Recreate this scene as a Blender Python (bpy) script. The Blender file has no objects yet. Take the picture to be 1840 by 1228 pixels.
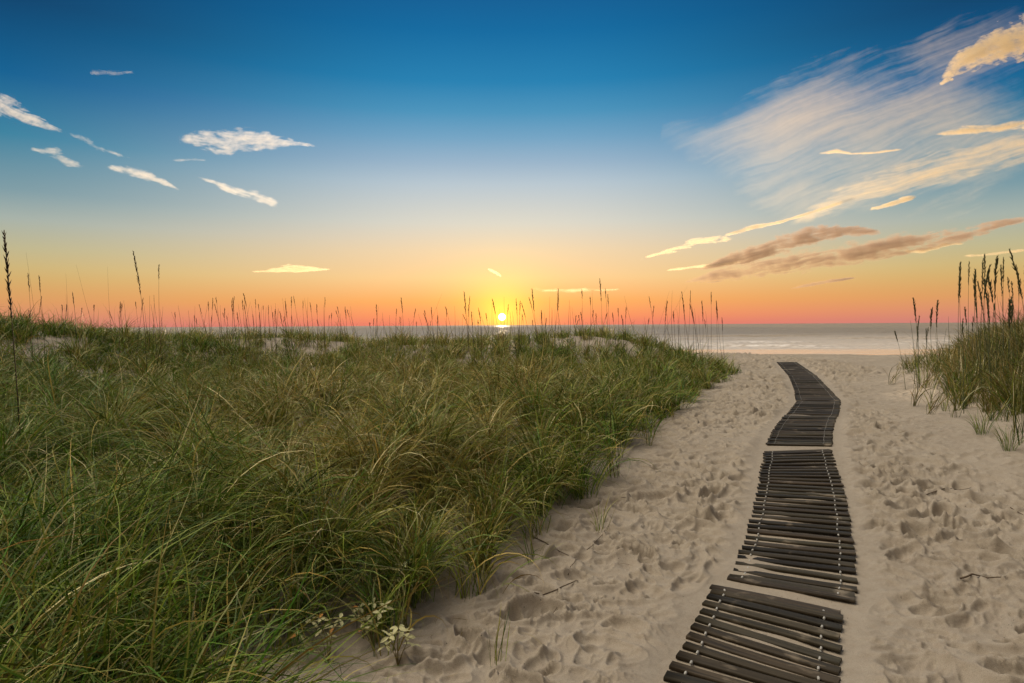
import bpy, math, random
import numpy as np
from mathutils import Matrix, Vector, Euler

S = bpy.context.scene
COL = S.collection
random.seed(7)
RNG = np.random.default_rng(11)
R = math.radians

# ---------------------------------------------------------------- camera
F = 1124.0                       # focal length in pixels of the 1840 wide photograph
CAM_Z = 1.60
cam_d = bpy.data.cameras.new('camera')
cam_d.sensor_width = 36.0
cam_d.lens = F * 36.0 / 1840.0
cam_d.clip_start = 0.05
cam_d.clip_end = 120000.0
cam = bpy.data.objects.new('camera', cam_d)
COL.objects.link(cam)
CM = (Matrix.Translation((0, 0, CAM_Z)) @ Matrix.Rotation(R(90 - 1.5), 4, 'X') @ Matrix.Rotation(R(-0.33), 4, 'Z'))
cam.matrix_world = CM
S.camera = cam

# ---------------------------------------------------------------- render settings
S.render.engine = 'CYCLES'
S.cycles.transparent_max_bounces = 48
S.cycles.max_bounces = 6
S.cycles.diffuse_bounces = 3
S.cycles.glossy_bounces = 3
S.cycles.transmission_bounces = 4
S.cycles.volume_bounces = 1
S.cycles.use_denoising = True
S.view_settings.view_transform = 'Standard'
S.view_settings.look = 'None'
S.view_settings.exposure = 0.0
S.view_settings.gamma = 1.0

TOP_FILL = 5.2                        # brightness of the added, unseen light patch high to the left
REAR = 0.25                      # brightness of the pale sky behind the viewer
SUN_EL, SUN_AZ = 0.75, -0.9      # degrees; azimuth from +Y, negative to the left

def s2l(c):
    out = []
    for v in c[:3]:
        v = v / 255.0
        out.append(v / 12.92 if v <= 0.04045 else ((v + 0.055) / 1.055) ** 2.4)
    return tuple(out)

class NT:
    """small node-tree helper"""
    def __init__(self, tree):
        self.t = tree
        tree.nodes.clear()
    def n(self, typ, **kw):
        nd = self.t.nodes.new(typ)
        ins = kw.pop('ins', {})
        for k, v in kw.items():
            setattr(nd, k, v)
        for k, v in ins.items():
            if isinstance(v, bpy.types.NodeSocket):
                self.t.links.new(v, nd.inputs[k])
            else:
                nd.inputs[k].default_value = v
        return nd
    def math(self, op, a, b=None, c=None, clamp=False):
        ins = {0: a}
        if b is not None: ins[1] = b
        if c is not None: ins[2] = c
        return self.n('ShaderNodeMath', operation=op, use_clamp=clamp, ins=ins).outputs[0]
    def ramp(self, fac, stops, interp='LINEAR'):
        nd = self.n('ShaderNodeValToRGB', ins={0: fac})
        cr = nd.color_ramp
        cr.interpolation = interp
        while len(cr.elements) > 1:
            cr.elements.remove(cr.elements[-1])
        cr.elements[0].position = stops[0][0]
        cr.elements[0].color = (*stops[0][1], 1)
        for p, c in stops[1:]:
            e = cr.elements.new(p)
            e.color = (*c, 1)
        return nd.outputs[0]
    def mix(self, fac, a, b, blend='MIX'):
        nd = self.n('ShaderNodeMix', data_type='RGBA', blend_type=blend)
        for k, v in ((0, fac), (6, a), (7, b)):
            if isinstance(v, bpy.types.NodeSocket):
                self.t.links.new(v, nd.inputs[k])
            else:
                nd.inputs[k].default_value = v if k == 0 else (*v[:3], 1)
        return nd.outputs[2]
    def maprange(self, v, a, b, c=0.0, d=1.0, smooth=False):
        return self.n('ShaderNodeMapRange', interpolation_type='SMOOTHSTEP' if smooth else 'LINEAR',
                      ins={0: v, 1: a, 2: b, 3: c, 4: d}).outputs[0]

# ---------------------------------------------------------------- world: dusk sky
world = bpy.data.worlds.new('World')
S.world = world
world.use_nodes = True
W = NT(world.node_tree)
co = W.n('ShaderNodeTexCoord').outputs['Generated']
sep = W.n('ShaderNodeSeparateXYZ', ins={0: co})
dx, dy, dz = sep.outputs
elev = W.math('MULTIPLY', W.math('ARCSINE', dz), 180 / math.pi)            # degrees
hl = W.math('SQRT', W.math('ADD', W.math('MULTIPLY', dx, dx), W.math('ADD', W.math('MULTIPLY', dy, dy), 1e-6)))
sx, sy = math.sin(R(SUN_AZ)), math.cos(R(SUN_AZ))
cosaz = W.math('DIVIDE', W.math('ADD', W.math('MULTIPLY', dx, sx), W.math('MULTIPLY', dy, sy)), hl)
az = W.math('MULTIPLY', W.math('ARCCOSINE', cosaz), 180 / math.pi)
E = W.math('DIVIDE', elev, 60.0, clamp=True)
def stops(lst, k=1.0):
    return [(e / 60.0, tuple(v * k for v in s2l(c))) for e, c in lst]
near = W.ramp(E, stops([(0, (238, 124, 104)), (0.8, (250, 146, 98)), (2.2, (252, 174, 100)), (4.3, (250, 206, 146)),
                        (6.7, (238, 211, 172)), (9.2, (214, 212, 200)), (12.6, (180, 197, 208)), (14.4, (150, 179, 202)), (16.5, (112, 163, 196)),
                        (18.6, (70, 147, 188)), (21.0, (28, 128, 178)), (24.9, (4, 106, 160)), (27.5, (9, 94, 148)), (40, (8, 80, 140)), (60, (30, 84, 140))]))
far = W.ramp(E, stops([(0, (206, 130, 120)), (1.1, (218, 146, 108)), (1.9, (220, 156, 100)), (2.7, (216, 164, 102)), (3.6, (210, 174, 110)), (4.4, (204, 180, 122)),
                       (5.7, (190, 182, 142)), (7.8, (164, 176, 168)), (9.8, (122, 154, 164)), (13.6, (52, 128, 158)), (17.6, (4, 94, 144)),
                       (22.5, (9, 64, 106)), (32, (8, 54, 96)), (60, (30, 74, 120))]))
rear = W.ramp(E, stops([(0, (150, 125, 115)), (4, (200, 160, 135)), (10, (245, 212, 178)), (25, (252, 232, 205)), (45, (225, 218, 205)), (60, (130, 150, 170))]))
fnf = W.maprange(az, 4.0, 42.0, 0, 1, True)
sky = W.mix(fnf, near, far)
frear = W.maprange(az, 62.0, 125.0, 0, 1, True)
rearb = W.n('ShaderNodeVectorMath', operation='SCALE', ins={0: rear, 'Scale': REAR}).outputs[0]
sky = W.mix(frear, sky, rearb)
# added bright sky patch above the frame, top-lights the grass and sand relief
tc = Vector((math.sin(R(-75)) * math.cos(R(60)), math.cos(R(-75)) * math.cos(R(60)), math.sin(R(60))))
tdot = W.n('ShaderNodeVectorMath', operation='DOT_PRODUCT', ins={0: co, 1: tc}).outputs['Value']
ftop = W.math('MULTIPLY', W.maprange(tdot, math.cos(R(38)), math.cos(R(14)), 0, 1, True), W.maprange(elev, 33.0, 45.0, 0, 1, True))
sky = W.mix(ftop, sky, tuple(v * TOP_FILL for v in (1.0, 0.90, 0.74)))
# glow and disc round the sun
sd = Vector((math.cos(R(SUN_EL)) * sx, math.cos(R(SUN_EL)) * sy, math.sin(R(SUN_EL))))
dt = W.n('ShaderNodeVectorMath', operation='DOT_PRODUCT', ins={0: co, 1: sd}).outputs['Value']
ang = W.math('MULTIPLY', W.math('ARCCOSINE', W.math('MINIMUM', dt, 0.9999999)), 180 / math.pi)
g1 = W.math('MULTIPLY', W.math('EXPONENT', W.math('MULTIPLY', ang, -1 / 1.8)), 1.1)
g2 = W.math('MULTIPLY', W.math('EXPONENT', W.math('MULTIPLY', ang, -1 / 4.5)), 0.24)
disc = W.maprange(ang, 0.26, 0.38, 6.0, 0.0, True)
def scl(v, col):
    return W.n('ShaderNodeVectorMath', operation='MULTIPLY',
               ins={0: W.n('ShaderNodeCombineXYZ', ins={0: v, 1: v, 2: v}).outputs[0], 1: col}).outputs[0]
def vadd(a, b):
    return W.n('ShaderNodeVectorMath', operation='ADD', ins={0: a, 1: b}).outputs[0]
sky = vadd(sky, scl(g1, (1.0, 0.74, 0.0)))
sky = vadd(sky, scl(g2, (0.8, 0.55, 0.05)))
sky = vadd(sky, scl(disc, (1.0, 0.95, 0.45)))
sky = W.n('ShaderNodeVectorMath', operation='MAXIMUM', ins={0: sky, 1: (0.0, 0.0, 0.0)}).outputs[0]
st = W.n('ShaderNodeTexSky', sky_type='NISHITA')
st.sun_disc = False
st.sun_elevation = R(SUN_EL)
st.sun_rotation = R(SUN_AZ)
st.dust_density = 2.0
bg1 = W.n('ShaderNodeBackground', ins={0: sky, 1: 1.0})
stv = W.n('ShaderNodeVectorMath', operation='SCALE', ins={0: st.outputs[0], 'Scale': 0.12}).outputs[0]
bg2 = W.n('ShaderNodeBackground', ins={0: stv, 1: 0.05})
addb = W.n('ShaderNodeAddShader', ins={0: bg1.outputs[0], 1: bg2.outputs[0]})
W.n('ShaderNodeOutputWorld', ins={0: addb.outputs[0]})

# ---------------------------------------------------------------- sun
sun_d = bpy.data.lights.new('sun', 'SUN')
sun_d.energy = 5.0
sun_d.angle = R(0.6)
sun_d.color = (1.0, 0.74, 0.47)
sun = bpy.data.objects.new('sun', sun_d)
COL.objects.link(sun)
sun.rotation_euler = (-sd).to_track_quat('-Z', 'Y').to_euler()

# ---------------------------------------------------------------- object helpers
def tag(o, label=None, cat=None, group=None, kind=None):
    if label: o['label'] = label
    if cat: o['category'] = cat
    if group: o['group'] = group
    if kind: o['kind'] = kind
    return o

def mesh_np(name, verts, quads=None, tris=None, mat=None, parent=None, smooth=False, color=None, loc=None):
    """links ONE mesh object from numpy arrays"""
    verts = np.asarray(verts, dtype=np.float32).reshape(-1, 3)
    me = bpy.data.meshes.new(name)
    nq = 0 if quads is None else len(quads)
    nt = 0 if tris is None else len(tris)
    me.vertices.add(len(verts))
    me.vertices.foreach_set('co', verts.ravel())
    loops = []
    if nq: loops.append(np.asarray(quads, dtype=np.int32).ravel())
    if nt: loops.append(np.asarray(tris, dtype=np.int32).ravel())
    loops = np.concatenate(loops)
    me.loops.add(len(loops))
    me.loops.foreach_set('vertex_index', loops)
    starts = np.concatenate([np.arange(nq) * 4, nq * 4 + np.arange(nt) * 3]).astype(np.int32)
    me.polygons.add(nq + nt)
    me.polygons.foreach_set('loop_start', starts)
    if smooth:
        me.polygons.foreach_set('use_smooth', np.ones(nq + nt, dtype=bool))
    me.update(calc_edges=True)
    if color is not None:
        for an, arr in color.items():
            arr = np.asarray(arr, dtype=np.float32)
            if arr.ndim == 1:
                a = me.attributes.new(an, 'FLOAT', 'POINT')
                a.data.foreach_set('value', arr)
            else:
                a = me.attributes.new(an, 'FLOAT_COLOR', 'POINT')
                if arr.shape[1] == 3:
                    arr = np.concatenate([arr, np.ones((len(arr), 1), np.float32)], 1)
                a.data.foreach_set('color', arr.ravel())
    if mat: me.materials.append(mat)
    o = bpy.data.objects.new(name, me)
    COL.objects.link(o)
    if parent is not None: o.parent = parent
    if loc is not None: o.location = loc
    return o

def empty(name, loc=(0, 0, 0)):
    o = bpy.data.objects.new(name, None)
    COL.objects.link(o)
    o.location = loc
    o.empty_display_size = 0.1
    return o

class MB:
    """collects shapes that become one mesh"""
    def __init__(self):
        self.v, self.q, self.t = [], [], []
    def base(self): return len(self.v)
    def add(self, vs, quads=(), tris=()):
        b = len(self.v)
        self.v += [tuple(p) for p in vs]
        self.q += [tuple(b + i for i in f) for f in quads]
        self.t += [tuple(b + i for i in f) for f in tris]
    def tube(self, pts, radii, n=5):
        pts = [Vector(p) for p in pts]
        vs, qs = [], []
        for i, p in enumerate(pts):
            d = (pts[min(i + 1, len(pts) - 1)] - pts[max(i - 1, 0)]).normalized()
            a = d.cross(Vector((0.31, 0.95, 0.05)))
            if a.length < 0.1: a = d.cross(Vector((1, 0, 0)))
            a.normalize(); b = d.cross(a)
            for k in range(n):
                t = 2 * math.pi * k / n
                vs.append(p + (a * math.cos(t) + b * math.sin(t)) * radii[i])
        for i in range(len(pts) - 1):
            for k in range(n):
                qs.append((i * n + k, i * n + (k + 1) % n, (i + 1) * n + (k + 1) % n, (i + 1) * n + k))
        m = len(vs)
        vs += [pts[0], pts[-1]]
        ts = [(m, (k + 1) % n, k) for k in range(n)] + [(m + 1, (len(pts) - 1) * n + k, (len(pts) - 1) * n + (k + 1) % n) for k in range(n)]
        self.add(vs, qs, ts)
    def spindle(self, a, b, r, n=5, flat=0.6):
        a, b = Vector(a), Vector(b)
        d = b - a
        self.tube([a, a + d * 0.25, a + d * 0.6, b], [r * 0.25, r, r * 0.75, r * 0.08], n)
    def build(self, name, mat, parent=None, smooth=False, loc=None):
        return mesh_np(name, np.array(self.v), self.q if self.q else None, self.t if self.t else None, mat, parent, smooth, loc=loc)

# ---------------------------------------------------------------- noise
def _hash(ix, iy, seed):
    h = (ix.astype(np.int64) * 374761393 + iy.astype(np.int64) * 668265263 + seed * 1442695041) & 0xffffffff
    h = ((h ^ (h >> 13)) * 1274126177) & 0xffffffff
    h = ((h ^ (h >> 16)) * 2246822519) & 0xffffffff
    return (h ^ (h >> 15)) & 0xffffffff
def rnd(ix, iy, seed):
    return _hash(ix, iy, seed).astype(np.float64) / 4294967295.0
def noise(x, y, seed=0):
    x = np.asarray(x, dtype=np.float64); y = np.asarray(y, dtype=np.float64)
    x0 = np.floor(x); y0 = np.floor(y)
    fx, fy = x - x0, y - y0
    u = fx * fx * fx * (fx * (fx * 6 - 15) + 10); v = fy * fy * fy * (fy * (fy * 6 - 15) + 10)
    def g(i, j):
        a = rnd(x0 + i, y0 + j, seed) * 2 * math.pi
        return np.cos(a) * (fx - i) + np.sin(a) * (fy - j)
    return ((g(0, 0) * (1 - u) + g(1, 0) * u) * (1 - v) + (g(0, 1) * (1 - u) + g(1, 1) * u) * v) * 1.4
def fbm(x, y, seed=0, o=4, gain=0.5):
    s, a = 0, 1.0
    for i in range(o):
        s = s + a * noise(x * 2 ** i, y * 2 ** i, seed + i)
        a *= gain
    return s
def sstep(a, b, x):
    t = np.clip((x - a) / (b - a), 0, 1)
    return t * t * (3 - 2 * t)

# ---------------------------------------------------------------- terrain
BASE_UP = 0.28
def h_path(d):
    return BASE_UP * sstep(3.0, 7.5, d)

def ray(px, py):
    v = Vector(((px - 920) / F, -(py - 614) / F, -1.0))
    return (CM.to_3x3() @ v)
def hit(px, py, hf):
    """where the view ray of a photo pixel meets the surface z = hf(x, y)"""
    r = ray(px, py)
    t, dt_ = 0.5, 0.02
    while t < 70:
        p = Vector((0, 0, CAM_Z)) + r * t
        if p.z <= float(hf(p.x, p.y)):
            return p
        t += dt_ * (1 + t * 0.25)
    return p
def base_pt(px, py):
    return hit(px, py, lambda x, y: h_path(y))

def curve_of(pts):
    w = sorted([(p.y, p.x) for p in (base_pt(*q) for q in pts)])
    ya, xa = np.array([a for a, b in w]), np.array([b for a, b in w])
    yy = np.linspace(ya[0], ya[-1], 400)
    xx = np.interp(yy, ya, xa)
    for _ in range(3):
        k = 15
        xp = np.concatenate([np.full(k, xx[0]), xx, np.full(k, xx[-1])])
        xx = np.convolve(xp, np.ones(2 * k + 1) / (2 * k + 1), 'valid')
    return yy, xx
LB = curve_of([(400, 1228), (520, 1185), (680, 1150), (820, 1110), (875, 1040), (925, 975), (960, 905), (1105, 868), (1140, 800), (1175, 765),
               (1235, 725), (1300, 690), (1325, 668)])
RB = curve_of([(1990, 905), (1850, 850), (1780, 800), (1690, 750), (1635, 715), (1615, 690), (1630, 660)])
def left_s(x, y):
    xb = np.interp(y, LB[0], LB[1])
    xb = xb - 0.35 * np.clip(y - LB[0][-1], 0, 30)
    return xb - x
def right_s(x, y):
    xb = np.interp(y, RB[0], RB[1])
    return x - xb

def berm(x): return 28.0 - 0.22 * x
def H(x, y):
    x = np.asarray(x, dtype=np.float64); y = np.asarray(y, dtype=np.float64)
    z = h_path(y)
    back = 1 - sstep(23.0, 29.0, y + 0.15 * x)
    s = left_s(x, y) + 0.25 * noise(x * 0.9, y * 0.9, 3)
    front = sstep(-1.0, 3.0, y)
    zl = 0.20 * sstep(0.0, 1.3, s)
    zl = zl + (0.50 + 0.12 * sstep(-4.5, -8.0, x)) * np.exp(-((y - 19.5) / 4.6) ** 2) * sstep(0.0, 4.5, s)
    zl = zl + 1.0 * np.exp(-(((x + 10.9) / 2.3) ** 2 + ((y - 12.8) / 3.6) ** 2))
    zl = zl + 0.42 * np.exp(-(((x - 3.1) / 2.2) ** 2 + ((y - 19.5) / 3.0) ** 2))
    zl = zl + 0.10 * np.exp(-(((x + 7.5) / 2.0) ** 2 + ((y - 20) / 3.0) ** 2))
    zl = zl + (0.15 * noise(x * 0.45, y * 0.45, 5) + 0.05 * noise(x * 1.1, y * 1.1, 6)) * sstep(0.2, 2.5, s)
    z = z + zl * back * front
    sr = right_s(x, y) + 0.3 * noise(x * 0.8, y * 0.8, 9)
    backr = 1 - sstep(15.0, 21.0, y)
    zr = 0.80 * sstep(-0.2, 3.4, sr) + 0.12 * sstep(-1.0, 0.6, sr)
    zr = zr + 0.10 * noise(x * 0.6, y * 0.6, 12) * sstep(0, 1.5, sr)
    z = z + zr * backr * sstep(2.0, 6.0, y)
    # the beach falls away past the berm
    e = berm(x) + 0.5 * noise(x * 0.25, x * 0 + 3.0, 14)
    z = z - (z + 2.6) * sstep(0.0, 26.0, y - e)
    z = z - 8 * sstep(110, 400, y)
    return z

# ---- wooden mats: key slats (left x, left y, right x, right y) seen from near to far
MATS = [
    [(1110, 1400, 1492, 1530), (1150, 1330, 1496, 1440), (1202, 1225, 1500, 1312), (1252, 1126, 1504, 1200), (1284, 1059, 1506, 1112)],
    [(1313, 1044, 1531, 1088), (1329, 1005, 1534, 1036), (1353, 930, 1524, 948), (1366, 875, 1512, 884), (1370, 845, 1501, 846), (1374, 817, 1493, 812)],
    [(1382, 801, 1491, 803), (1398, 766, 1495, 767), (1423, 740, 1504, 742), (1433, 724, 1509, 724)],
    [(1431, 721.5, 1509, 722), (1429, 697, 1484, 698), (1419, 676, 1464, 676.5)],
    [(1418, 675, 1462, 675.4), (1398, 652, 1429, 652)],
]
PITCH = 0.098
def mat_slats(keys):
    L = [base_pt(k[0], k[1]) if k[1] < 1300 else None for k in keys]
    pts = []
    for k in keys:
        pl, pr = base_pt(k[0], k[1]), base_pt(k[2], k[3])
        pts.append((pl, pr))
    mids = [(a + b) / 2 for a, b in pts]
    cum = [0.0]
    for i in range(1, len(mids)):
        cum.append(cum[-1] + (mids[i] - mids[i - 1]).length)
    def cat(i, t, w):
        P = lambda j: pts[max(0, min(len(pts) - 1, j))][w]
        p0, p1, p2, p3 = P(i - 1), P(i), P(i + 1), P(i + 2)
        return 0.5 * ((2 * p1) + (p2 - p0) * t + (2 * p0 - 5 * p1 + 4 * p2 - p3) * t * t + (3 * p1 - p0 - 3 * p2 + p3) * t ** 3)
    n = int(round(cum[-1] / PITCH))
    out = []
    for k in range(n + 1):
        s = cum[-1] * k / n
        i = max(j for j in range(len(cum)) if cum[j] <= s + 1e-6)
        i = min(i, len(cum) - 2)
        t = (s - cum[i]) / (cum[i + 1] - cum[i])
        a, b = cat(i, t, 0), cat(i, t, 1)
        m = (a + b) / 2
        d = (b - a); d.z = 0
        ln = 0.5 * d.length + 0.5 * 0.72
        d.normalize()
        out.append((m - d * ln / 2, m + d * ln / 2))
    return out
SLATS = [mat_slats(k) for k in MATS]
# strip that follows the mats: distance field along their centre lines
CL = np.array([[(a.x + b.x) / 2, (a.y + b.y) / 2] for m in SLATS for a, b in m[::2]])
def mat_dist(x, y):
    """distance of each point to the mats' centre line"""
    x = np.asarray(x, float); y = np.asarray(y, float)
    # centre line as x(y)
    o = np.argsort(CL[:, 1])
    xc = np.interp(y, CL[o, 1], CL[o, 0])
    dxdy = np.interp(y, CL[o, 1], np.gradient(CL[o, 0], CL[o, 1] + np.arange(len(o)) * 1e-6))
    dxdy = np.clip(dxdy, -1.2, 1.2)
    d = np.abs(x - xc) / np.sqrt(1 + dxdy ** 2)
    d = np.where((y > CL[:, 1].max() + 0.3), np.hypot(x - CL[o[-1], 0], y - CL[o[-1], 1]), d)
    return d

def dents(x, y, cell, seed, R0, depth, el=1.7, prob=0.8):
    """irregular footprints: dents with a raised rim, one per jittered cell"""
    gx, gy = np.floor(x / cell), np.floor(y / cell)
    out = np.zeros_like(x)
    for i in (-1, 0, 1):
        for j in (-1, 0, 1):
            cx, cy = gx + i, gy + j
            px = (cx + rnd(cx, cy, seed)) * cell
            py = (cy + rnd(cx, cy, seed + 1)) * cell
            a = (rnd(cx, cy, seed + 2) - 0.5) * 1.7
            k = (rnd(cx, cy, seed + 3) < prob) * (0.5 + 0.8 * rnd(cx, cy, seed + 4))
            rr = R0 * (0.7 + 0.6 * rnd(cx, cy, seed + 5))
            ux, uy = x - px, y - py
            p = (ux * np.cos(a) + uy * np.sin(a)) / (rr * el)
            q = (-ux * np.sin(a) + uy * np.cos(a)) / rr
            r = np.sqrt(p * p + q * q)
            out += k * depth * (-np.clip(1 - r * r, 0, 1) ** 0.7 + 0.6 * np.exp(-(np.abs(r - 1.10) / 0.17) ** 1.3))
    return out

def detail(x, y):
    """loose trodden sand"""
    sl, sr = left_s(x, y), right_s(x, y)
    md = mat_dist(x, y)
    wx = x + 0.10 * noise(x * 2.3, y * 2.3, 31); wy = y + 0.10 * noise(x * 2.3, y * 2.3, 32)
    f = dents(wx, wy, 0.27, 40, 0.080, 0.030, 1.9) + dents(wx + 5.3, wy + 1.7, 0.15, 50, 0.040, 0.014, 1.7, 0.8) + dents(wx + 2.1, wy + 8.7, 0.08, 57, 0.020, 0.006, 1.6, 0.7)
    rid = 1 - np.abs(noise(wx * 2.6, wy * 3.6, 61)) * 2.2
    f += 0.020 * np.clip(rid, -1, 1) ** 3
    rid2 = 1 - np.abs(noise(wx * 5.2 + 9, wy * 7.5, 64)) * 2.4
    f += 0.009 * np.clip(rid2, -0.5, 1)
    f += 0.016 * noise(wx * 1.1, wy * 1.3, 62)
    f += sstep(9, 16, y) * (0.030 * noise(x * 1.3, y * 2.4, 85) + 0.7 * dents(wx + 3.1, wy, 0.62, 86, 0.19, 0.045, 1.9))
    fine = 0.0030 * fbm(x * 9, y * 9, 70, 2) + 0.0022 * (1 - 2.5 * np.abs(noise(wx * 15, wy * 19, 73)))
    amt = sstep(-0.15, 0.5, -sl) * (1 - 0.75 * sstep(-1.3, -0.3, sr))
    amt *= 0.35 + 0.65 * sstep(-0.5, 0.3, noise(x * 0.35, y * 0.35, 77) + 0.15)
    near_mat = sstep(0.37, 0.58, md)
    amt = amt * near_mat
    smooth_bank = 0.018 * np.exp(-((md - 0.47) / 0.09) ** 2) - 0.004
    on = np.exp(-(md / 0.42) ** 6)
    drift = 0.015 * np.clip(noise(x * 1.6, y * 2.4, 81) + 0.25 * noise(x * 5, y * 5, 83) - 0.22, 0, 1) * 2.0
    far = 1 - sstep(30, 45, y)
    return (1.7 * f * amt + fine * (0.3 + near_mat) * 0.8 + smooth_bank * (1 - on) * far + drift * on + 0.05 * noise(x * 0.5, y * 0.5, 90) * near_mat * (sl < 0)) * far

# ---------------------------------------------------------------- materials
def new_mat(name):
    m = bpy.data.materials.new(name)
    m.use_nodes = True
    return m, NT(m.node_tree)

def mat_sand():
    m, t = new_mat('sand')
    co = t.n('ShaderNodeTexCoord').outputs['Object']
    n1 = t.n('ShaderNodeTexNoise', ins={'Vector': co, 'Scale': 0.9, 'Detail': 5.0}).outputs[0]
    n2 = t.n('ShaderNodeTexNoise', ins={'Vector': co, 'Scale': 14.0, 'Detail': 6.0, 'Roughness': 0.7}).outputs[0]
    n3 = t.n('ShaderNodeTexNoise', ins={'Vector': co, 'Scale': 420.0, 'Detail': 2.0}).outputs[0]
    base = t.ramp(n1, [(0.3, (0.315, 0.258, 0.195)), (0.7, (0.395, 0.33, 0.257))])
    base = t.mix(t.maprange(n2, 0.35, 0.7), base, (0.41, 0.35, 0.277))
    grain = t.ramp(n3, [(0.30, (0.62, 0.62, 0.62)), (0.55, (1.0, 1.0, 1.0)), (0.75, (1.12, 1.1, 1.05))])
    base = t.mix(1.0, base, grain, 'MULTIPLY')
    v = t.n('ShaderNodeTexVoronoi', ins={'Vector': co, 'Scale': 26.0, 'Randomness': 1.0})
    nn = t.n('ShaderNodeTexNoise', ins={'Vector': co, 'Scale': 2.2, 'Detail': 3.0}).outputs[0]
    speck = t.math('MULTIPLY', t.math('LESS_THAN', v.outputs['Distance'], 0.10), t.maprange(nn, 0.50, 0.62))
    base = t.mix(t.math('MULTIPLY', speck, 0.8), base, (0.06, 0.045, 0.03))
    bmp = t.n('ShaderNodeBump', ins={'Height': t.math('ADD', t.math('MULTIPLY', n3, 0.4), t.math('MULTIPLY', n2, 1.4)), 'Strength': 0.6, 'Distance': 0.014})
    p = t.n('ShaderNodeBsdfPrincipled', ins={'Base Color': base, 'Roughness': 0.92, 'Specular IOR Level': 0.15, 'Normal': bmp.outputs[0]})
    t.n('ShaderNodeOutputMaterial', ins={0: p.outputs[0]})
    return m

def mat_wet():
    m, t = new_mat('wet_sand')
    co = t.n('ShaderNodeTexCoord').outputs['Object']
    mp = t.n('ShaderNodeMapping', ins={'Vector': co, 'Scale': (0.08, 0.5, 1)}).outputs[0]
    n = t.n('ShaderNodeTexNoise', ins={'Vector': mp, 'Scale': 1.0, 'Detail': 5.0}).outputs[0]
    rough = t.maprange(n, 0.35, 0.7, 0.14, 0.26)
    bmp = t.n('ShaderNodeBump', ins={'Height': n, 'Strength': 0.25, 'Distance': 0.04})
    p = t.n('ShaderNodeBsdfPrincipled', ins={'Base Color': (0.66, 0.53, 0.42, 1), 'Roughness': rough, 'Normal': bmp.outputs[0], 'IOR': 1.6, 'Specular IOR Level': 1.0})
    t.n('ShaderNodeOutputMaterial', ins={0: p.outputs[0]})
    return m

def mat_sea():
    m, t = new_mat('sea_water')
    co = t.n('ShaderNodeTexCoord').outputs['Object']
    m1 = t.n('ShaderNodeMapping', ins={'Vector': co, 'Scale': (0.10, 0.55, 1)}).outputs[0]
    m2 = t.n('ShaderNodeMapping', ins={'Vector': co, 'Scale': (0.6, 2.2, 1)}).outputs[0]
    m3 = t.n('ShaderNodeMapping', ins={'Vector': co, 'Scale': (0.012, 0.07, 1)}).outputs[0]
    a = t.n('ShaderNodeTexNoise', ins={'Vector': m1, 'Scale': 1.0, 'Detail': 4.0}).outputs[0]
    b = t.n('ShaderNodeTexNoise', ins={'Vector': m2, 'Scale': 1.0, 'Detail': 3.0}).outputs[0]
    c = t.n('ShaderNodeTexNoise', ins={'Vector': m3, 'Scale': 1.0, 'Detail': 3.0}).outputs[0]
    h = t.math('ADD', t.math('MULTIPLY', a, 0.9), t.math('ADD', t.math('MULTIPLY', b, 0.22), t.math('MULTIPLY', c, 4.0)))
    bmp = t.n('ShaderNodeBump', ins={'Height': h, 'Strength': 1.0, 'Distance': 0.55})
    foam = t.n('ShaderNodeAttribute', attribute_name='foam').outputs['Fac']
    mf = t.n('ShaderNodeMapping', ins={'Vector': co, 'Scale': (0.7, 1.6, 1)}).outputs[0]
    fn = t.n('ShaderNodeTexNoise', ins={'Vector': mf, 'Scale': 1.0, 'Detail': 6.0, 'Roughness': 0.7}).outputs[0]
    fm = t.maprange(t.math('MULTIPLY', foam, t.maprange(fn, 0.3, 0.65)), 0.15, 0.6, 0, 1)
    shal = t.maprange(t.n('ShaderNodeSeparateXYZ', ins={0: co}).outputs[1], 100, 230, 0.75, 0.0)
    shal = t.math('MULTIPLY', shal, t.maprange(fn, 0.35, 0.6, 0.45, 1.0))
    water = t.mix(shal, (0.27, 0.22, 0.16), (0.82, 0.70, 0.58))
    colr = t.mix(fm, water, (0.90, 0.84, 0.78))
    dist = t.n('ShaderNodeSeparateXYZ', ins={0: co}).outputs[1]
    rough = t.math('ADD', t.maprange(dist, 100, 900, 0.38, 0.6), t.math('MULTIPLY', fm, 0.4))
    p = t.n('ShaderNodeBsdfPrincipled', ins={'Base Color': colr, 'Roughness': rough, 'IOR': 1.33, 'Normal': bmp.outputs[0]})
    t.n('ShaderNodeOutputMaterial', ins={0: p.outputs[0]})
    return m

def mat_blade(name='grass_blade', attr=True, col=(0.1, 0.14, 0.03), trans=0.15, rough=0.5):
    m, t = new_mat(name)
    if attr:
        c = t.n('ShaderNodeAttribute', attribute_name='tint').outputs['Color']
    else:
        co = t.n('ShaderNodeTexCoord').outputs['Object']
        n = t.n('ShaderNodeTexNoise', ins={'Vector': co, 'Scale': 30.0, 'Detail': 3.0}).outputs[0]
        c = t.mix(n, tuple(v * 0.65 for v in col), tuple(v * 1.3 for v in col))
    p = t.n('ShaderNodeBsdfPrincipled', ins={'Base Color': c, 'Roughness': rough, 'Specular IOR Level': 0.2})
    tr = t.n('ShaderNodeBsdfTranslucent', ins={0: c})
    mx = t.n('ShaderNodeMixShader', ins={0: trans, 1: p.outputs[0], 2: tr.outputs[0]})
    t.n('ShaderNodeOutputMaterial', ins={0: mx.outputs[0]})
    return m

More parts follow.
